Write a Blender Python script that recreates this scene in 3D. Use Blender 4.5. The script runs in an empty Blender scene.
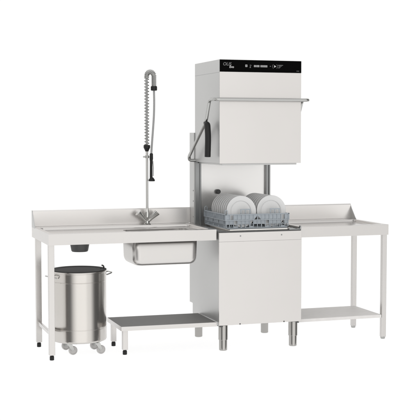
import bpy, bmesh, math, random
from mathutils import Vector, Matrix
random.seed(7)
C = bpy.context.scene.collection
SC = bpy.context.scene
PI = math.pi

# ------------------------------------------------------------------ camera
cd = bpy.data.cameras.new('camera'); cam = bpy.data.objects.new('camera', cd); C.objects.link(cam)
cam.location = (-2.5933, -7.4985, 1.5639)
YAW, PITCH = 0.3249, -0.0681
cam.rotation_euler = (PI/2 + PITCH, 0, -YAW)
cd.sensor_width = 36; cd.lens = 36*1112.2/420
cd.shift_x = -0.26/420; cd.shift_y = -0.5/420
cd.clip_end = 200
SC.camera = cam
SC.view_settings.view_transform = 'Standard'; SC.view_settings.look = 'None'
SC.view_settings.exposure = 0.0; SC.view_settings.gamma = 1.0

# ------------------------------------------------------------------ made-up surround: white light, with two dark bands behind the camera shaped for reflections
W = bpy.data.worlds.new('World'); SC.world = W; W.use_nodes = True
nt = W.node_tree; N = nt.nodes; L = nt.links; N.clear()
out = N.new('ShaderNodeOutputWorld'); bg = N.new('ShaderNodeBackground'); L.new(bg.outputs[0], out.inputs[0])
tc = N.new('ShaderNodeTexCoord'); sep = N.new('ShaderNodeSeparateXYZ'); L.new(tc.outputs['Generated'], sep.inputs[0])
neg = N.new('ShaderNodeMath'); neg.operation = 'MULTIPLY'; neg.inputs[1].default_value = -1; L.new(sep.outputs['Y'], neg.inputs[0])
at = N.new('ShaderNodeMath'); at.operation = 'ARCTAN2'; L.new(sep.outputs['X'], at.inputs[0]); L.new(neg.outputs[0], at.inputs[1])
mp = N.new('ShaderNodeMapRange'); L.new(at.outputs[0], mp.inputs[0])
mp.inputs[1].default_value = -PI; mp.inputs[2].default_value = PI
ramp = N.new('ShaderNodeValToRGB'); L.new(mp.outputs[0], ramp.inputs[0])
ENV = [(-180, .515), (-84, .515), (-68, .42), (-58, .08), (-46, .08), (-34, .45), (-20, .70), (12, .715), (18, .715), (24.5, .58), (38, .575), (50, .22), (57, .06), (88, .06), (100, .38), (114, .515), (180, .515)]
el = ramp.color_ramp.elements
while len(el) < len(ENV): el.new(0.5)
for e, (a, v) in zip(el, ENV):
    e.position = (a+180)/360; e.color = (v, v*.995, v*.985, 1)
# overhead part of the surround
er = N.new('ShaderNodeMapRange'); L.new(sep.outputs['Z'], er.inputs[0])
er.inputs[1].default_value = .45; er.inputs[2].default_value = .85
mix = N.new('ShaderNodeMix'); mix.data_type = 'RGBA'; L.new(er.outputs[0], mix.inputs[0])
L.new(ramp.outputs[0], mix.inputs[6]); mix.inputs[7].default_value = (.36, .36, .36, 1)
# added upward glow, shining through the translucent floor to wash out shadows
ed = N.new('ShaderNodeMapRange'); L.new(sep.outputs['Z'], ed.inputs[0])
ed.inputs[1].default_value = -.30; ed.inputs[2].default_value = -.60
mix2 = N.new('ShaderNodeMix'); mix2.data_type = 'RGBA'; L.new(ed.outputs[0], mix2.inputs[0])
L.new(mix.outputs[2], mix2.inputs[6]); mix2.inputs[7].default_value = (.66, .66, .66, 1)
L.new(mix2.outputs[2], bg.inputs[0]); bg.inputs[1].default_value = 2.0

def area(name, loc, rot, sx, sy, power, col=(1, 1, 1)):
    l = bpy.data.lights.new(name, 'AREA'); l.shape = 'RECTANGLE'; l.size = sx; l.size_y = sy; l.energy = power; l.color = col
    o = bpy.data.objects.new(name, l); C.objects.link(o); o.location = loc; o.rotation_euler = rot
    return o
area('added_fill_overhead', (-.1, -.2, 5.2), (0, 0, 0), 5, 4, 25)  # unseen fill light, added to brighten the floor and tops
area('added_fill_front', (-4.0, -4.2, 4.2), (math.radians(52), 0, math.radians(-42)), 2.2, 2.2, 30, (1, .985, .96))  # unseen front-left fill, added for its light

# ------------------------------------------------------------------ materials
def base_mat(name):
    m = bpy.data.materials.new(name); m.use_nodes = True
    return m, m.node_tree.nodes, m.node_tree.links, m.node_tree.nodes['Principled BSDF']
def steel(name, col, rough, metal=1.0, grain=.05, scale=(3, 3, 160), bump=.02, var=.03):
    m, n, l, b = base_mat(name)
    t = n.new('ShaderNodeTexCoord'); mpn = n.new('ShaderNodeMapping'); mpn.inputs['Scale'].default_value = scale
    l.new(t.outputs['Object'], mpn.inputs[0])
    no = n.new('ShaderNodeTexNoise'); no.inputs['Scale'].default_value = 6; no.inputs['Detail'].default_value = 6
    l.new(mpn.outputs[0], no.inputs['Vector'])
    no2 = n.new('ShaderNodeTexNoise'); no2.inputs['Scale'].default_value = 2.2; no2.inputs['Detail'].default_value = 3
    l.new(t.outputs['Object'], no2.inputs['Vector'])
    r = n.new('ShaderNodeMapRange'); l.new(no.outputs['Fac'], r.inputs[0])
    r.inputs[3].default_value = rough-grain; r.inputs[4].default_value = rough+grain
    l.new(r.outputs[0], b.inputs['Roughness'])
    mx = n.new('ShaderNodeMix'); mx.data_type = 'RGBA'; l.new(no2.outputs['Fac'], mx.inputs[0])
    mx.inputs[6].default_value = tuple(c*(1-var) for c in col)+(1,)
    mx.inputs[7].default_value = tuple(min(1, c*(1+var)) for c in col)+(1,)
    l.new(mx.outputs[2], b.inputs['Base Color']); b.inputs['Metallic'].default_value = metal
    if bump:
        bp = n.new('ShaderNodeBump'); bp.inputs['Strength'].default_value = bump; bp.inputs['Distance'].default_value = .002
        l.new(no.outputs['Fac'], bp.inputs['Height']); l.new(bp.outputs[0], b.inputs['Normal'])
    return m
def plastic(name, col, rough, var=.06, spec=.5, trans=0):
    m, n, l, b = base_mat(name)
    t = n.new('ShaderNodeTexCoord'); no = n.new('ShaderNodeTexNoise'); no.inputs['Scale'].default_value = 30
    l.new(t.outputs['Object'], no.inputs['Vector'])
    mx = n.new('ShaderNodeMix'); mx.data_type = 'RGBA'; l.new(no.outputs['Fac'], mx.inputs[0])
    mx.inputs[6].default_value = tuple(c*(1-var) for c in col)+(1,)
    mx.inputs[7].default_value = tuple(min(1, c*(1+var)) for c in col)+(1,)
    l.new(mx.outputs[2], b.inputs['Base Color']); b.inputs['Roughness'].default_value = rough
    b.inputs['Specular IOR Level'].default_value = spec
    if trans: b.inputs['Transmission Weight'].default_value = trans
    return m
M = {
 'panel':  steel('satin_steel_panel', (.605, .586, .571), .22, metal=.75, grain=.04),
 'table':  steel('satin_steel_table', (.575, .558, .544), .23, metal=.8, grain=.04, scale=(160, 3, 3)),
 'splash': steel('lightened_steel_splash', (.735, .714, .696), .29, metal=.8, grain=.03, scale=(160, 3, 3)),  # table steel, colour lightened to offset shade from the deck
 'ushelf': plastic('satin_grey_shelf', (.75, .732, .715), .5, spec=.25),
 'side':   steel('satin_steel_side_shaded', (.50, .50, .495), .36, metal=.8),  # same satin steel, side shading put into a darker colour
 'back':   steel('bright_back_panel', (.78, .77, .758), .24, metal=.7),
 'bright': steel('polished_steel', (.66, .645, .62), .20, grain=.03, bump=.01),
 'leg':    steel('turned_leg_steel', (.40, .39, .375), .13, grain=.03, bump=0),
 'bin':    steel('brushed_bin_steel', (.585, .562, .535), .19, grain=.04, scale=(140, 140, 2), bump=.015),
 'chrome': steel('chrome', (.54, .535, .52), .08, grain=.02, bump=0),
 'tube':   steel('satin_tube', (.42, .42, .41), .22, grain=.03, bump=0),
 'spring': steel('spring_wire', (.36, .36, .35), .25, grain=.03, bump=0),
 'sink':   steel('pressed_sink_steel', (.58, .565, .55), .30, metal=.9, grain=.03, bump=.006),
 'shelf':  plastic('shaded_steel_shelf', (.205, .202, .199), .6, spec=.25),  # steel top; shade under the table put into its colour
 'rail':   steel('grey_rail', (.29, .295, .295), .33),
 'black':  plastic('black_rubber', (.012, .012, .012), .5, spec=.3),
 'gloss':  plastic('black_glass', (.002, .002, .002), .5, spec=.02),
 'dark':   plastic('dark_grey_rubber', (.078, .078, .078), .5),
 'dished_top':    plastic('dark_bin_top', (.035, .035, .035), .55, spec=.12),
 'rack':   plastic('blue_grey_plastic', (.335, .370, .402), .38),
 'plate':  plastic('white_porcelain', (.67, .67, .668), .15, var=.015),
 'wheel':  plastic('pale_nylon', (.50, .49, .48), .35),
 'hose':   plastic('grey_hose', (.34, .34, .34), .35),
 'print':  plastic('grey_print', (.20, .20, .20), .6),
 'printw': plastic('white_print', (.50, .50, .50), .6),
 'printd': plastic('dim_print', (.10, .10, .10), .6),
}

def backlit_floor():  # translucent so the added glow from below hides shadows
    m = bpy.data.materials.new('white_translucent_floor'); m.use_nodes = True; n = m.node_tree.nodes; l = m.node_tree.links; n.clear()
    o = n.new('ShaderNodeOutputMaterial'); mx = n.new('ShaderNodeMixShader'); t = n.new('ShaderNodeBsdfTranslucent'); d = n.new('ShaderNodeBsdfDiffuse')
    no = n.new('ShaderNodeTexNoise'); no.inputs['Scale'].default_value = 4; r = n.new('ShaderNodeMapRange'); r.inputs[3].default_value = .93; r.inputs[4].default_value = .95
    l.new(no.outputs['Fac'], r.inputs[0]); cc = n.new('ShaderNodeCombineColor')
    for i in range(3): l.new(r.outputs[0], cc.inputs[i])
    l.new(cc.outputs[0], t.inputs[0]); l.new(cc.outputs[0], d.inputs[0])
    mx.inputs[0].default_value = .22; l.new(t.outputs[0], mx.inputs[1]); l.new(d.outputs[0], mx.inputs[2]); l.new(mx.outputs[0], o.inputs[0])
    return m
M['floor'] = backlit_floor()

# ------------------------------------------------------------------ mesh helpers
def link(name, bm, mat, parent=None, smooth=None, mats=None):
    me = bpy.data.meshes.new(name); bmesh.ops.recalc_face_normals(bm, faces=bm.faces[:]); bm.to_mesh(me); bm.free()
    o = bpy.data.objects.new(name, me); C.objects.link(o)
    for mm in (mats or [mat]): me.materials.append(M[mm] if isinstance(mm, str) else mm)
    if parent is not None: o.parent = parent; o.matrix_parent_inverse = Matrix.Identity(4)
    if smooth:
        for p in me.polygons: p.use_smooth = True
        try: me.set_sharp_from_angle(angle=math.radians(smooth))
        except Exception: pass
        w_ = o.modifiers.new('weighted_normals', 'WEIGHTED_NORMAL'); w_.keep_sharp = True; w_.weight = 100
    return o
def box(bm, x0, x1, y0, y1, z0, z1, bev=0, seg=2):
    r = bmesh.ops.create_cube(bm, size=1)
    vs = r['verts']
    for v in vs: v.co = Vector((x0+(v.co.x+.5)*(x1-x0), y0+(v.co.y+.5)*(y1-y0), z0+(v.co.z+.5)*(z1-z0)))
    if bev:
        es = list({e for v in vs for e in v.link_edges})
        bmesh.ops.bevel(bm, geom=es, offset=bev, segments=seg, profile=.5, affect='EDGES')
    return bm
def tube(bm, pts, r, n=10, closed=False, caps=True):
    pts = [Vector(p) for p in pts]; k = len(pts)
    rs = r if isinstance(r, (list, tuple)) else [r]*k
    rings = []; prev = None
    for i, p in enumerate(pts):
        if closed: d = pts[(i+1) % k]-pts[i-1]
        else: d = pts[min(i+1, k-1)]-pts[max(i-1, 0)]
        d.normalize()
        if prev is None:
            a = Vector((0, 0, 1)) if abs(d.z) < .9 else Vector((1, 0, 0))
            u = d.cross(a).normalized()
        else:
            u = (prev-d*prev.dot(d)).normalized()
        prev = u; w = d.cross(u)
        rings.append([bm.verts.new(p+(u*math.cos(2*PI*j/n)+w*math.sin(2*PI*j/n))*rs[i]) for j in range(n)])
    m = k if closed else k-1
    for i in range(m):
        A, B = rings[i], rings[(i+1) % k]
        for j in range(n): bm.faces.new((A[j], A[(j+1) % n], B[(j+1) % n], B[j]))
    if caps and not closed:
        bm.faces.new(rings[0]); bm.faces.new(rings[-1][::-1])
    return bm
def fillet(pts, r, seg=6):
    pts = [Vector(p) for p in pts]; o = [pts[0]]
    for a, b, c in zip(pts, pts[1:], pts[2:]):
        d1 = (a-b); d2 = (c-b); t = min(r, d1.length*.45, d2.length*.45)
        p, q = b+d1.normalized()*t, b+d2.normalized()*t
        for i in range(seg+1):
            s = i/seg; o.append(p*(1-s)**2+b*2*s*(1-s)+q*s*s)
    o.append(pts[-1]); return o
def lathe(bm, prof, n=48, mat=None, closed=False):
    """prof: (r, z) pairs round local Z; mat moves it."""
    rings = []
    for r, z in prof:
        if r < 1e-6: rings.append([bm.verts.new((0, 0, z))])
        else: rings.append([bm.verts.new((r*math.cos(2*PI*j/n), r*math.sin(2*PI*j/n), z)) for j in range(n)])
    pairs = list(zip(rings, rings[1:]))
    if closed: pairs.append((rings[-1], rings[0]))
    for A, B in pairs:
        for j in range(n):
            a = [A[j], A[(j+1) % n]] if len(A) > 1 else [A[0]]
            b = [B[(j+1) % n], B[j]] if len(B) > 1 else [B[0]]
            if len(a)+len(b) >= 3: bm.faces.new(a+b)
    if mat is not None:
        bmesh.ops.transform(bm, matrix=mat, verts=[v for R_ in rings for v in R_])
    return bm
def prism(bm, poly, axis, a, b):
    def P(p, t):
        return {'x': (t, p[0], p[1]), 'y': (p[0], t, p[1]), 'z': (p[0], p[1], t)}[axis]
    A = [bm.verts.new(P(p, a)) for p in poly]; B = [bm.verts.new(P(p, b)) for p in poly]; n = len(poly)
    bm.faces.new(A[::-1]); bm.faces.new(B)
    for i in range(n): bm.faces.new((A[i], A[(i+1) % n], B[(i+1) % n], B[i]))
    return bm
def rrect(x0, x1, y0, y1, r, seg=6):
    o = []
    for cx, cy, a0 in ((x1-r, y1-r, 0), (x0+r, y1-r, 90), (x0+r, y0+r, 180), (x1-r, y0+r, 270)):
        for i in range(seg+1):
            a = math.radians(a0+90*i/seg); o.append((cx+r*math.cos(a), cy+r*math.sin(a)))
    return o
def rbox(bm, x0, x1, y0, y1, z0, z1, bev):
    return box(bm, x0, x1, y0, y1, z0, z1, bev, 3)
def bm_new(): return bmesh.new()
def bx(name, args, mat, parent, bev=.002, seg=2): return link(name, box(bm_new(), *args, bev=bev, seg=seg), mat, parent, smooth=35)
def thing(name, label, cat, loc=(0, 0, 0), group=None):
    o = bpy.data.objects.new(name, None); o.empty_display_size = .1; C.objects.link(o)
    o.location = loc; o['label'] = label; o['category'] = cat
    if group: o['group'] = group
    return o
def part_at(root):
    """parts are modelled in world metres; shift them into the frame of their thing"""
    def walk(o):
        for c in o.children:
            if c.type == 'MESH' and c.parent == root:
                c.location = c.location-root.location
    walk(root)
def lettering(name, text, size, loc, mat, parent, shear=0.0, bold=0.0, width=None):
    cu = bpy.data.curves.new(name, 'FONT'); cu.body = text; cu.size = size; cu.shear = shear; cu.offset = bold; cu.extrude = .0006
    to = bpy.data.objects.new('tmp_text', cu); C.objects.link(to)
    dg = bpy.context.evaluated_depsgraph_get(); dg.update()
    me = bpy.data.meshes.new_from_object(to.evaluated_get(dg))
    bpy.data.objects.remove(to)
    o = bpy.data.objects.new(name, me); C.objects.link(o); me.materials.clear(); me.materials.append(M[mat])
    me.transform(Matrix.Translation(loc) @ Matrix.Rotation(PI/2, 4, 'X')); o.parent = parent
    return o

# ------------------------------------------------------------------ floor
fl = bm_new(); f = [fl.verts.new(p) for p in ((-2.6, -.035, 0), (2.6, -.035, 0), (2.6, 2.2, 0), (-2.6, 2.2, 0))]; fl.faces.new(f)
floor = link('floor', fl, 'floor'); floor['kind'] = 'structure'

# ------------------------------------------------------------------ shared builders
ZT, ZA, YF, YB = .879, .801, .0187, .700      # table top, underside of apron, front, back
ZD = .860                                       # sunken deck
def table_shell(x0, x1, hx0, hx1, hole=None):
    """folded-sheet top: apron all round, rim, recess with rounded corners, deck; one closed skin of 1.5 mm sheet is implied by an inner face"""
    bm = bm_new()
    outer = [(x0, YF), (x1, YF), (x1, YB), (x0, YB)]
    y0, y1, r = .062, .560, .03
    inner = rrect(hx0, hx1, y0, y1, r)           # starts at top right, runs anticlockwise
    seg = 6
    V = lambda pts, z: [bm.verts.new((p[0], p[1], z)) for p in pts]
    b = .0015
    ot = [(x0+b, YF+b), (x1-b, YF+b), (x1-b, YB-b), (x0+b, YB-b)]
    Ot = V(ot, ZT); Om = V(outer, ZT-b); Ob = V(outer, ZA); Oi = V([(x0+.02, YF+.02), (x1-.02, YF+.02), (x1-.02, YB-.02), (x0+.02, YB-.02)], ZA); Ou = V([(x0+.02, YF+.02), (x1-.02, YF+.02), (x1-.02, YB-.02), (x0+.02, YB-.02)], ZD-.012)
    for A, B in ((Ot, Om), (Om, Ob), (Ob, Oi), (Oi, Ou)):
        for i in range(4): bm.faces.new((A[i], B[i], B[(i+1) % 4], A[(i+1) % 4]))
    I0 = V(inner, ZT); I1 = V(rrect(hx0+.003, hx1-.003, y0+.003, y1-.003, r), ZT-.003); I2 = V(rrect(hx0+.007, hx1-.007, y0+.007, y1-.007, r-.003), ZD+.003); I3 = V(rrect(hx0+.011, hx1-.011, y0+.011, y1-.011, r-.005), ZD)
    n = len(inner)
    for A, B in ((I0, I1), (I1, I2), (I2, I3)):
        for i in range(n): bm.faces.new((A[i], A[(i+1) % n], B[(i+1) % n], B[i]))
    # rim: quadrants, corner order in rrect: TR, TL, BL, BR ; outer Ot: FL, FR, BR, BL
    k = seg+1
    corner = [Ot[2], Ot[3], Ot[0], Ot[1]]
    for q in range(4):
        arc = I0[q*k:(q+1)*k]
        for i in range(seg): bm.faces.new((corner[q], arc[i+1], arc[i]))
        nxt = I0[((q+1)*k) % n]
        bm.faces.new((corner[q], corner[(q+1) % 4], nxt, arc[-1]))
    if hole is None:
        bm.faces.new(I3)
        bm.faces.new(Ou)
    else:
        # deck with an opening for the basin: ring of quads bridged between two loops
        H = rrect(*hole, .045)
        H0 = V(H, ZD); H1 = V(H, ZD-.012)
        for q in range(4):
            for i in range(seg):
                bm.faces.new((I3[q*k+i], I3[q*k+i+1], H0[q*k+i+1], H0[q*k+i]))
            a, b2 = q*k+seg, ((q+1)*k) % n
            bm.faces.new((I3[a], I3[b2], H0[b2], H0[a]))
        for i in range(n): bm.faces.new((H0[i], H0[(i+1) % n], H1[(i+1) % n], H1[i]))
        cu = [Ou[2], Ou[3], Ou[0], Ou[1]]
        for q in range(4):
            arc = H1[q*k:(q+1)*k]
            for i in range(seg): bm.faces.new((cu[q], arc[i], arc[i+1]))
            bm.faces.new((cu[q], arc[-1], H1[((q+1)*k) % n], cu[(q+1) % 4]))
    return bm
def square_leg(x, y, w, z1, parent, foot, name='leg', mat='table', z0=.035, fz=.03):
    h = w/2
    o = bx(name, (x-h, x+h, y-h, y+h, z0, z1), mat, parent, bev=.0025)
    bm = bm_new()
    if foot == 'black':
        lathe(bm, [(0, 0), (.0140, 0), (.0155, .002), (.0155, z0*.75), (.012, z0*.8), (.012, z0), (0, z0)], 20, Matrix.Translation((x, y, 0)))
        link('foot', bm, 'black', o, smooth=40)
    else:
        lathe(bm, [(0, 0), (.014, 0), (.018, .004), (.0185, z0), (0, z0)], 20, Matrix.Translation((x, y, 0)))
        link('foot', bm, 'tube', o, smooth=40)
    return o

# ------------------------------------------------------------------ left table with sink
X0, X1 = -1.226, -.014
T = thing('sink_table', 'long steel sink table on square legs with black feet, left of the dishwasher', 'sink table')
SK = (-.616, -.136, .062+.02, .405)
link('tabletop', table_shell(X0, X1, -1.196, -.052, SK), 'table', T, smooth=35)
# splashback and its end plates
sp = bm_new(); prism(sp, [(.668, ZT+.001), (.668, .990), (.674, .9974), (.696, .9974), (.699, .994), (.699, ZT+.001)], 'x', X0+.004, -.0062)
link('splashback', sp, 'splash', T, smooth=35)
for xa, xb in ((X0, X0+.004),):
    e = bm_new(); prism(e, [(.558, ZT-.006), (.699, ZT-.006), (.699, .9974), (.679, .9974), (.655, .965), (.585, .893)], 'x', xa-.0005, xb)
    link('end_plate', e, 'side', T)
# pressed basin hanging below the top
bs = bm_new(); loops = []
for z, ins, r in ((ZD-.012, 0, .052), (.70, .004, .052), (.674, .005, .052), (.6605, .008, .051), (.649, .0125, .050), (.639, .020, .047), (.632, .030, .043), (.6286, .041, .038), (.6276, .052, .034)):
    loops.append([bs.verts.new((p[0], p[1], z)) for p in rrect(-.618+ins, -.134-ins, .056+ins, .410-ins, r, 12)])
for A, B in zip(loops, loops[1:]):
    for i in range(len(A)): bs.faces.new((A[i], A[(i+1) % len(A)], B[(i+1) % len(A)], B[i]))
bs.faces.new(loops[-1])
sink = link('sink_basin', bs, 'sink', T, smooth=50)
sm = sink.modifiers.new('sheet', 'SOLIDIFY'); sm.thickness = .0015; sm.offset = -1
# waste chute collar
ch = bm_new(); lathe(ch, [(0, .846), (.060, .846), (.069, .842), (.069, .780), (.060, .730), (.055, .724), (0, .724)], 40, Matrix.Translation((-.951, .30, 0)))
link('waste_collar', ch, 'dark', T, smooth=40)
for (lx, ly) in ((-1.203, .061), (-1.203, .573)):
    square_leg(lx, ly, .040, ZA+.03, T, 'black')
bx('side_rail', (-1.2125, -1.1925, .0805, .5535, .166, .192), 'table', T, bev=.003)

# ------------------------------------------------------------------ low shelf under the sink
S = thing('low_shelf', 'low steel shelf, top darkened for shade, on short legs, standing under the sink', 'shelf')
lt = bm_new(); prism(lt, [(-.711, .050), (-.012, .020), (-.012, .455), (-.711, .477)], 'z', .2035, .2065)
link('shelf_top', lt, 'shelf', S)
rim = bm_new()
prism(rim, [(-.712, .049), (-.011, .019), (-.011, .021), (-.711, .052)], 'z', .176, .2064)
prism(rim, [(-.713, .0525), (-.711, .0525), (-.711, .478), (-.713, .478)], 'z', .176, .2064)
prism(rim, [(-.711, .4765), (-.012, .455), (-.012, .457), (-.711, .479)], 'z', .176, .2064)
link('shelf_edge', rim, 'table', S)
for ly in (.092, .432): square_leg(-.676, ly, .037, .2030, S, 'black')

# ------------------------------------------------------------------ right table
X2, X3 = .640, 1.362
R = thing('outlet_table', 'plain steel table with splashback and undershelf, right of the dishwasher', 'side table')
link('tabletop', table_shell(X2, X3, .675, 1.336), 'table', R, smooth=35)
sp = bm_new(); prism(sp, [(.668, ZT+.001), (.668, .990), (.674, .9974), (.696, .9974), (.699, .994), (.699, ZT+.001)], 'x', X2+.004, X3-.004)
link('splashback', sp, 'splash', R, smooth=35)
e = bm_new(); prism(e, [(.558, ZT-.006), (.699, ZT-.006), (.699, .9974), (.679, .9974), (.655, .965), (.585, .893)], 'x', X3-.004, X3+.0005)
link('end_plate', e, 'side', R)
us = bm_new(); box(us, X2+.001, 1.3255, .050, .510, .1850, .188)
box(us, X2+.001, 1.3255, .0485, .0515, .165, .1878); box(us, X2+.001, 1.3255, .5085, .5115, .165, .1878); box(us, 1.3235, 1.3262, .0520, .5080, .165, .1878)
link('undershelf', us, 'ushelf', R)
for ly in (.061, .573): square_leg(1.345, ly, .036, ZA+.03, R, 'grey', z0=.016)

# ------------------------------------------------------------------ dishwasher
D = thing('hood_dishwasher', 'tall steel hood-type dishwasher with its hood raised, between the two tables', 'dishwasher')
BX0, BX1, BY0, BY1, BZ0, BZ1 = -.005, .636, -.012, .685, .183, .856
# cabinet: side profile with the stepped lower back corner
bm = bm_new(); prism(bm, [(BY0+.014, BZ0), (.611, BZ0), (.611, .262), (BY1, .262), (BY1, BZ1), (BY0+.014, BZ1)], 'x', BX0, BX1)
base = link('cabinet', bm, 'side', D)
# front panels: top fascia and door-wide lower panel, seam between
fp = box(bm_new(), BX0+.0003, BX1-.0003, BY0, BY0+.0135, BZ0+.002, .7898, bev=.0012); link('front_panel', fp, 'panel', D, smooth=35)
fp = box(bm_new(), BX0+.0003, BX1-.0003, BY0-.0005, BY0+.0135, .7903, BZ1-.001, bev=.0012); link('front_fascia', fp, 'panel', D, smooth=35)
for sx, sz in ((.158, .829), (.477, .829), (.156, .190), (.499, .190)):
    s_ = lathe(bm_new(), [(0, .002), (.004, .002), (.0055, 0)], 14, Matrix.Translation((sx, BY0-.0008, sz)) @ Matrix.Rotation(PI/2, 4, 'X'))
    link('screw', s_, 'rail' if sz > .5 else 'dark', D, smooth=40)
# washing chamber rim, seal and rack track
bx('seal', (BX0+.004, BX1-.004, BY0+.002, .010, BZ1+.0003, BZ1+.0075), 'dark', D, bev=.001)
bx('chamber_rim', (BX0+.004, BX1-.004, .0102, .57, BZ1+.0003, BZ1+.0070), 'table', D, bev=.001)
bx('rack_track', (.085, .566, .012, .56, BZ1+.0076, BZ1+.0195), 'bright', D, bev=.002)
dl = bm_new(); prism(dl, [(.540, BZ1+.0078), (.634, BZ1+.0078), (.634, BZ1+.034), (.627, BZ1+.034), (.622, BZ1+.013), (.60, BZ1+.012), (.568, BZ1+.021), (.540, BZ1+.021)], 'y', -.008, .0112)
link('drip_lip', dl, 'rail', D)
# columns, guide rails, back panel, knob
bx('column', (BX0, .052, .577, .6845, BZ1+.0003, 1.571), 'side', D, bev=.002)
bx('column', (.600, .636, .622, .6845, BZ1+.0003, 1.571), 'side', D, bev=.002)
for xa, xb, ya in ((.004, .050, .5775), (.602, .634, .6225)):
    g = bm_new()
    box(g, xa, xa+.010, ya-.012, ya-.0005, BZ1+.008, 1.50, bev=.001); box(g, xb-.010, xb, ya-.016, ya-.0005, BZ1+.008, 1.50, bev=.001)
    box(g, xa+.010, xb-.010, ya-.004, ya-.0005, BZ1+.008, 1.50)
    link('guide_rail', g, 'rail', D, smooth=35)
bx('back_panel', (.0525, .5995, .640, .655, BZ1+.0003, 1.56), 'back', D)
for bz in (.93, 1.05, 1.13):
    b_ = lathe(bm_new(), [(0, .002), (.004, .002), (.005, 0)], 12, Matrix.Translation((BX0-.0005, .592, bz)) @ Matrix.Rotation(-PI/2, 4, 'Y')); link('bolt', b_, 'rail', D, smooth=40)
kn = lathe(bm_new(), [(0, .034), (.014, .034), (.018, .028), (.018, .012), (.010, .008), (.010, 0), (0, 0)], 28, Matrix.Translation((.206, .6395, 1.117)) @ Matrix.Rotation(PI/2, 4, 'X'))
link('rinse_knob', kn, 'dark', D, smooth=40)
# hood
HX0, HX1, HY1, HZ0, HZ1 = .003, .631, .576, 1.3515, 2.0905
hb = bm_new(); box(hb, HX0, HX1, .0035, HY1, HZ0, HZ1, bev=.003)
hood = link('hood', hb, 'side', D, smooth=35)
hf = box(bm_new(), HX0+.0004, HX1-.0004, 0, .003, HZ0-.001, 2.0030, bev=.0012); link('hood_front', hf, 'panel', hood, smooth=35)
bx('hood_skirt', (.03, .606, .022, .56, 1.338, HZ0-.0003), 'side', hood)
seam = bm_new(); box(seam, HX0-.0006, HX0-.0002, .006, HY1-.004, 1.9985, 2.0005); link('hood_seam', seam, 'rail', hood)
# control panel
cp = bx('control_panel', (HX0+.0004, HX1-.0004, -.0022, .003, 2.0036, HZ1-.002), 'gloss', D, bev=.001)
YP = -.0024
lettering('logo_lettering', 'OLIS', .0315, (.026, YP, 2.0475), 'print', cp, shear=.15)
lettering('logo_lettering', 'Evo', .0235, (.074, YP, 2.0305), 'printw', cp, shear=.15, bold=.0005)
def bars(name, rects, mat):
    b = bm_new()
    for xa, xb, za, zb in rects: box(b, xa, xb, YP-.0008, YP, za, zb)
    return link(name, b, mat, cp)
bars('power_button', [(.196, .211, 2.0525, 2.0555), (.196, .211, 2.0395, 2.0425), (.196, .199, 2.0425, 2.0525), (.208, .211, 2.0425, 2.0525), (.2015, .2055, 2.045, 2.050)], 'printw')
bars('thermometer_icon', [(.232, .235, 2.036, 2.056), (.229, .238, 2.034, 2.038), (.240, .243, 2.047, 2.049), (.240, .243, 2.052, 2.054)], 'print')
# seven-segment style displays
SEGS = {'5': 'acdfg', '8': 'abcdefg', '2': 'abdeg', '6': 'acdefg', '0': 'abcdef'}
def digits(name, xs, z, h, w, mat, txt):
    r = []; t = .0022
    for x, ch_ in zip(xs, txt):
        q = {'a': (x, x+w, z+h-t, z+h), 'd': (x, x+w, z, z+t), 'g': (x, x+w, z+h/2-t/2, z+h/2+t/2),
             'f': (x, x+t, z+h/2+t/2, z+h-t), 'e': (x, x+t, z+t, z+h/2-t/2), 'b': (x+w-t, x+w, z+h/2+t/2, z+h-t), 'c': (x+w-t, x+w, z+t, z+h/2-t/2)}
        r += [q[s] for s in SEGS[ch_]]
    return bars(name, r, mat)
digits('temperature_display', (.262, .273, .285, .295), 2.0395, .014, .008, 'printw', '8888')
digits('temperature_display', (.312, .323, .334, .345, .356), 2.0395, .014, .008, 'printw', '88888')
bars('dash_icon', [(.384, .392, 2.0455, 2.049)], 'print')
for a0, a1 in ((130, 230), (-50, 50)):
    link('start_bracket', tube(bm_new(), [(.424+.019*math.cos(math.radians(a)), YP-.0004, 2.047+.019*math.sin(math.radians(a))) for a in range(a0, a1+1, 10)], .0011, 6), 'print', cp)
pl = prism(bm_new(), [(.4175, 2.038), (.4175, 2.056), (.4335, 2.047)], 'y', YP-.0008, YP); link('start_arrow', pl, 'printw', cp)
bars('cycle_marks', [(.447, .486, 2.0545, 2.0575), (.452, .476, 2.0478, 2.0502), (.452, .468, 2.0415, 2.0435), (.447, .462, 2.0355, 2.0375)], 'print')
bars('small_marks', [(.592, .596, 2.0135, 2.019), (.598, .604, 2.0135, 2.019), (.606, .612, 2.0135, 2.019)], 'printd')
# lifting handle
hp = fillet([(.03, .561, 1.360), (-.045, .566, 1.362), (-.050, .556, 1.392), (-.050, .150, 1.648), (-.050, .066, 1.808), (-.050, -.062, 1.806), (.668, -.062, 1.806), (.668, .066, 1.808), (.662, .150, 1.648), (.660, .556, 1.392), (.655, .566, 1.362), (.60, .561, 1.360)], .034, 8)
hb_ = tube(bm_new(), hp, .0120, 16); link('lifting_handle', hb_, 'tube', D, smooth=60)
pts = fillet([(-.050, .160, 1.642), (-.050, .118, 1.632), (-.052, .094, 1.54), (-.052, .106, 1.397)], .06, 6)
rr = [.0155+min(1, i/4)*.0065 for i in range(len(pts))]
link('grip', tube(bm_new(), pts, rr, 18), 'black', D, smooth=50)
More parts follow.
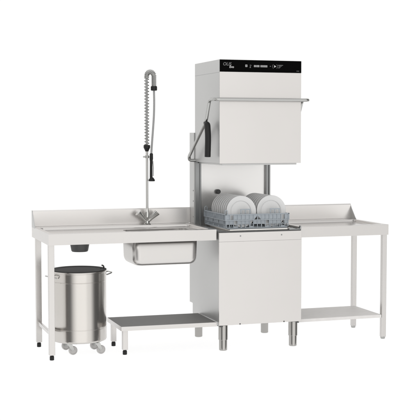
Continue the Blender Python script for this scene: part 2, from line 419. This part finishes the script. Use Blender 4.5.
# adjustable feet
def machine_leg(x, y):
    z1 = BZ0
    o = link('leg', lathe(bm_new(), [(0, .078), (.0335, .078), (.0345, .080), (.0345, z1-.004), (.034, z1), (0, z1)], 36, Matrix.Translation((x, y, 0))), 'leg', D, smooth=40)
    link('foot', lathe(bm_new(), [(0, 0), (.026, 0), (.0295, .004), (.0300, .0775), (0, .0775)], 36, Matrix.Translation((x, y, 0))), 'leg', o, smooth=40)
for (lx, ly) in ((.038, .022), (.584, .022), (.038, .595), (.584, .595)): machine_leg(lx, ly)
for mx_ in (.018, .605): bx('leg_bracket', (mx_-.014, mx_+.014, BY0+.002, .06, BZ0-.010, BZ0-.0005), 'dark', D, bev=.001)

# ------------------------------------------------------------------ dish rack
RX0, RX1, RY0, RY1, RZ0 = .062, .562, .042, .542, .8765
K = thing('dish_rack', 'blue-grey plastic dish rack holding white plates, on the open dishwasher', 'dish rack', ((RX0+RX1)/2, (RY0+RY1)/2, RZ0))
def rack_wall():
    """wall along +x from 0 to .5, outer face at y=0, inner at y=.012"""
    bm = bm_new(); L_ = .5
    box(bm, 0, L_, 0, .012, .099, .106, bev=.002)
    box(bm, 0, L_, .001, .011, .058, .064); box(bm, .006, L_-.006, .006, .014, .0, .007); box(bm, .006, L_-.006, .008, .013, .030, .034)
    n = 16
    for i in range(n+1):
        x = .004+i*(L_-.008)/n
        box(bm, x-.0028, x+.0028, .0008, .010, .0641, .0989)
        box(bm, max(.008, x-.0025), min(L_-.008, x+.0025), .0055, .0125, .0071, .0579)
    w = (L_-.008)/n
    for i in range(n):                            # closed web panels with a few openings
        xa = .004+i*w+.003; xb = .004+(i+1)*w-.003
        if i in (1, 7, 8, 14): pass
        else: box(bm, xa, xb, .006, .0085, .0642, .0988)
        if i % 4 in (0, 1, 3): box(bm, xa, xb, .009, .0110, .0345, .0575)
        if i % 4 == 2: box(bm, xa, xb, .009, .0110, .0072, .018)
    xm = L_/2                                     # pointed hand opening in the middle
    prism(bm, [(xm-.030, .0645), (xm-.026, .0645), (xm-.002, .092), (xm-.004, .0985), (xm-.030, .0985)], 'y', .0045, .0088)
    prism(bm, [(xm+.030, .0645), (xm+.026, .0645), (xm+.002, .092), (xm+.004, .0985), (xm+.030, .0985)], 'y', .0045, .0088)
    return bm
def place(bm, mat): bmesh.ops.transform(bm, matrix=mat, verts=bm.verts[:]); return bm
Tm = Matrix.Translation
for mtx in (Tm((RX0, RY0, RZ0)), Tm((RX1, RY0, RZ0)) @ Matrix.Rotation(PI/2, 4, 'Z'), Tm((RX1, RY1, RZ0)) @ Matrix.Rotation(PI, 4, 'Z'), Tm((RX0, RY1, RZ0)) @ Matrix.Rotation(-PI/2, 4, 'Z')):
    link('rack_wall', place(rack_wall(), mtx), 'rack', K)
for cx, cy in ((RX0+.010, RY0+.012), (RX1-.012, RY0+.30), (RX0+.012, RY1-.02), (RX1-.010, RY1-.02)):
    b = bm_new(); tube(b, [(cx-.009, cy, RZ0+.104), (cx-.009, cy, RZ0+.130), (cx, cy, RZ0+.137), (cx+.009, cy, RZ0+.130), (cx+.009, cy, RZ0+.104)], .0035, 8)
    link('stacking_tab', b, 'rack', K, smooth=60)
gbm = bm_new()
for i in range(12):
    t = .02+i*.0418
    box(gbm, RX0+t-.003, RX0+t+.003, RY0+.014, RY1-.014, RZ0+.001, RZ0+.007); box(gbm, RX0+.014, RX1-.014, RY0+t-.003, RY0+t+.003, RZ0+.0015, RZ0+.0065)
link('rack_grid', gbm, 'rack', K)
PX = (.197, .431); PITCHY = .042; NP = 9
for ri in range(NP+1):                            # rows of upright tines, one behind each plate
    y = RY0+.036+ri*PITCHY
    b = bm_new()
    zb, zt = RZ0+.0075, RZ0+.078; poly = [(RX0+.018, zb), (RX1-.018, zb), (RX1-.018, zb+.006)]
    for xt in sorted([cx+dx for cx in PX for dx in (-.075, -.025, .025, .075)], reverse=True):
        poly += [(xt+.0032, zb+.006), (xt+.0018, zt), (xt-.0018, zt), (xt-.0032, zb+.006)]
    poly += [(RX0+.018, zb+.006)]
    prism(b, poly, 'y', y-.002, y+.002)
    link('tine_row', b, 'rack', K, smooth=60)
for cx in (.222, .452):                           # pale divider frames standing up behind the front wall
    b = bm_new()
    for dx in (-.035, 0, .035): box(b, cx+dx-.004, cx+dx+.004, RY0+.0145, RY0+.0195, RZ0+.007, RZ0+.134)
    box(b, cx-.039, cx+.039, RY0+.0143, RY0+.0197, RZ0+.1342, RZ0+.142)
    link('divider_frame', b, 'rack', K)
for c in K.children: c.location = -K.location

# ------------------------------------------------------------------ plates
def plate_bm(r=.114):
    prof = [(0, 0), (r*.60, 0), (r*.665, .0012), (r*.70, .0065), (r*.73, .0095), (r*.97, .0165), (r, .0175), (r, .0195), (r*.985, .0205), (r*.73, .0138), (r*.69, .0112), (r*.655, .0055), (r*.60, .0042), (0, .0042)]
    return lathe(bm_new(), prof[::-1] if False else prof, 72)
pmesh = None
ORD = ['front', 'second', 'third', 'fourth', 'fifth', 'sixth', 'seventh', 'eighth', 'rearmost']
for side, cx in zip(('left', 'right'), PX):
    for i in range(NP):
        if pmesh is None:
            o = link('dinner_plate', plate_bm(), 'plate', None, smooth=25); pmesh = o.data
        else:
            o = bpy.data.objects.new('dinner_plate', pmesh); C.objects.link(o)
        y = RY0+.052+i*PITCHY
        o.rotation_euler = (PI/2-math.radians(5+random.uniform(-.8, .8)), random.uniform(0, 6), 0)
        o.rotation_euler = (Matrix.Rotation(PI/2-math.radians(6+random.uniform(-1.3, 1.3)), 3, 'X') @ Matrix.Rotation(random.uniform(0, 6), 3, 'Z')).to_euler()
        o.location = (cx+random.uniform(-.001, .001), y, RZ0+.0065+.1145+random.uniform(0, .001))
        o['category'] = 'plate'; o['group'] = 'white plates standing in the dish rack'
        if i == 0: o['label'] = 'white plate facing out at the front of the %s row in the rack' % side
        elif i == NP-1: o['label'] = 'rearmost white plate of the %s row in the rack' % side
        else: o['label'] = '%s white plate from the front of the %s row in the rack' % (ORD[i], side)

# ------------------------------------------------------------------ pre-rinse tap
FX, FY, FZ = -.369, .600, ZT
P = thing('rinse_tap', 'tall chrome spring-hose rinse tap standing on the sink table behind the sink', 'tap', (FX, FY, FZ))
def pt(x, y, z): return (FX+x, FY+y, z)
TM = Tm((FX, FY, 0))
link('tap_body', lathe(bm_new(), [(0, FZ+.0005), (.028, FZ+.0005), (.028, FZ+.006), (.019, FZ+.012), (.017, FZ+.03), (.019, FZ+.05), (.019, FZ+.085), (.014, FZ+.10), (.0085, FZ+.13), (0, FZ+.13)], 32, TM), 'chrome', P, smooth=40)
for s in (-1, 1):
    b = bm_new()
    tube(b, [pt(s*.010, -.004, FZ+.028), pt(s*.030, -.008, FZ+.046), pt(s*.058, -.012, FZ+.074), pt(s*.0745, -.014, FZ+.0905), pt(s*.0755, -.014, FZ+.0915)], [.0125, .0125, .0205, .0255, .021], 24)
    link('valve_handle', b, 'chrome', P, smooth=50)
link('riser_pipe', tube(bm_new(), [pt(0, 0, FZ+.125), pt(0, 0, 1.455)], .0095, 18), 'chrome', P, smooth=60)
link('riser_collar', lathe(bm_new(), [(0, 1.430), (.012, 1.430), (.014, 1.436), (.023, 1.455), (.025, 1.458), (.025, 1.476), (.021, 1.479), (0, 1.479)], 28, TM), 'black', P, smooth=40)
# path of the sprung hose: straight up, over and down to the black coupling
AR = .027
def hose_path(s):
    """s in metres from z=1.476 -> point, tangent"""
    h = 1.998-1.476
    if s < h: return Vector(pt(0, 0, 1.476+s)), Vector((0, 0, 1))
    a = (s-h)/AR
    if a < PI: return Vector(pt(AR-AR*math.cos(a), -.010*a/PI, 1.998+AR*math.sin(a))), Vector((math.sin(a), 0, math.cos(a)))
    d = s-h-AR*PI
    return Vector(pt(2*AR, -.010, 1.998-d)), Vector((0, 0, -1))
TOT = (1.998-1.476)+AR*PI+.080
pts = []; s = 0; ph = 0
while s < TOT:
    p, t = hose_path(s); u = Vector((0, 1, 0)); v = t.cross(u).normalized()
    pts.append(p+(u*math.cos(ph)+v*math.sin(ph))*.0168)
    st = s > .50
    ph += 2*PI/14; s += (.0085 if st else .0228)/14
link('coil_spring', tube(bm_new(), pts, .0032, 6), 'spring', P, smooth=60)
hp_ = [hose_path(TOT*i/70)[0] for i in range(71)]
link('inner_hose', tube(bm_new(), hp_, .0085, 12), 'hose', P, smooth=60)
hx, hy = .054, -.010
link('hose_coupling', lathe(bm_new(), [(0, 1.886), (.020, 1.886), (.024, 1.890), (.024, 1.916), (.020, 1.920), (0, 1.920)], 28, Tm((FX+hx, FY+hy, 0))), 'black', P, smooth=40)
hq = [pt(hx, hy, 1.888), pt(hx+.0015, hy, 1.80), pt(hx-.001, hy, 1.70), pt(hx-.008, hy, 1.60), pt(hx-.016, hy, 1.50), pt(hx-.0225, hy, 1.410)]
hs = []
for i in range(len(hq)-1):                        # smooth (Catmull-Rom)
    a, b, c, d = (Vector(hq[max(i-1, 0)]), Vector(hq[i]), Vector(hq[i+1]), Vector(hq[min(i+2, len(hq)-1)]))
    for k in range(6):
        t = k/6; hs.append(.5*((2*b)+(c-a)*t+(2*a-5*b+4*c-d)*t*t+(3*b-a-3*c+d)*t**3))
hs.append(Vector(hq[-1]))
link('feed_hose', tube(bm_new(), hs, .0078, 14), 'hose', P, smooth=60)
# bracket ring and hanging spray gun
br = bm_new(); tube(br, [pt(-.030, 0, 1.390), pt(.034, -.008, 1.390)], .0055, 12)
lathe(br, [(.0098, 1.380), (.015, 1.380), (.015, 1.400), (.0098, 1.400)], 24, TM, closed=True)
link('hose_bracket', br, 'tube', P, smooth=45)
gx = FX+hx-.0225; gy = FY+hy
gun = link('spray_gun', tube(bm_new(), [(gx, gy, 1.418), (gx+.0005, gy, 1.412), (gx, gy, 1.375), (gx-.001, gy, 1.355), (gx-.002, gy, 1.25), (gx-.001, gy, 1.225)], [.007, .0125, .0135, .0105, .0105, .0115], 16), 'black', P, smooth=50)
link('spray_lever', tube(bm_new(), [(gx+.010, gy-.006, 1.36), (gx+.0135, gy-.009, 1.31), (gx+.012, gy-.008, 1.245)], .0035, 8), 'hose', gun, smooth=60)
link('spray_head', lathe(bm_new(), [(0, 1.206), (.022, 1.206), (.0245, 1.210), (.023, 1.218), (.012, 1.234), (0, 1.236)], 28, Tm((gx+.002, gy-.003, 0))), 'black', gun, smooth=40)
for c in P.children: c.location = -P.location

# ------------------------------------------------------------------ waste bin
BXc, BYc, BR = -.967, .272, .196
B = thing('waste_bin', 'round brushed-steel bin with dark top and pale casters, under the sink table', 'bin', (BXc, BYc, 0))
BM_ = Tm((BXc, BYc, 0))
prof = [(0, .094), (BR-.012, .094), (BR-.003, .098), (BR, .106), (BR, .110), (BR, .178), (BR, .185), (BR-.0012, .1865), (BR-.0012, .1905), (BR, .192), (BR, .199), (BR, .514), (BR, .518), (BR-.0015, .520), (BR-.0015, .5225), (BR+.001, .5245), (BR+.001, .582), (BR+.004, .585), (BR+.0045, .592), (BR+.002, .596), (BR-.004, .596), (BR-.006, .590), (BR-.006, .560), (0, .560)]
body = link('bin_body', lathe(bm_new(), prof, 96, BM_), 'bin', B, smooth=25)
link('bin_top', lathe(bm_new(), [(0, .5975), (.155, .5975), (.165, .5985), (.172, .6015), (BR-.004, .6025), (BR+.002, .6012), (BR+.003, .5985), (BR+.003, .5965), (0, .5962)], 72, BM_), 'dished_top', B, smooth=30)  # dark dished disc across the bin mouth
for a in (12, 197):
    ca, sa = math.cos(math.radians(a)), math.sin(math.radians(a))
    def hpnt(out_, tan, z): return (BXc+(BR+out_)*ca-tan*sa, BYc+(BR+out_)*sa+tan*ca, z)
    b = tube(bm_new(), fillet([hpnt(.002, -.048, .553), hpnt(.052, -.042, .566), hpnt(.052, .042, .566), hpnt(.002, .048, .553)], .025, 6), .0045, 10)
    link('handle', b, 'tube', B, smooth=60)
hk = tube(bm_new(), fillet([(BXc+.160, BYc+.02, .599), (BXc+.188, BYc+.014, .601), (BXc+.184, BYc+.006, .616), (BXc+.170, BYc+.002, .622)], .010, 5), .0055, 10)
link('rim_hook', hk, 'dark', B, smooth=60)
def caster(px, py):
    """pivot under the bin floor; wheel trails to the right and a little forward"""
    wx, wy = px+.028, py-.014
    pl_ = lathe(bm_new(), [(0, .094), (.030, .094), (.030, .088), (.014, .084), (.012, .066), (0, .066)], 24, Tm((px, py, 0)))
    o = link('caster', pl_, 'tube', B, smooth=40)
    fk = bm_new()
    for s_ in (-1, 1):
        prism(fk, [(px-.016, .082), (px+.020, .082), (wx+.008, .034), (wx-.008, .028)], 'y', py-.007+s_*.0135-.001, py-.007+s_*.0135+.001)
    link('fork', fk, 'tube', o)
    wl = lathe(bm_new(), [(0, -.0105), (.012, -.0105), (.014, -.008), (.022, -.0075), (.026, -.0115), (.030, -.010), (.0315, -.006), (.0315, .006), (.030, .010), (.026, .0115), (.022, .0075), (.014, .008), (.012, .0105), (0, .0105)], 36, Tm((wx, py-.007, .0315)) @ Matrix.Rotation(math.radians(8), 4, 'Z') @ Matrix.Rotation(PI/2, 4, 'X'))
    link('wheel', wl, 'wheel', o, smooth=35)
for cx, cy in ((-1.055, .205), (-.859, .178), (-1.068, .397), (-.868, .352)): caster(cx, cy)
for c in B.children: c.location = -B.location
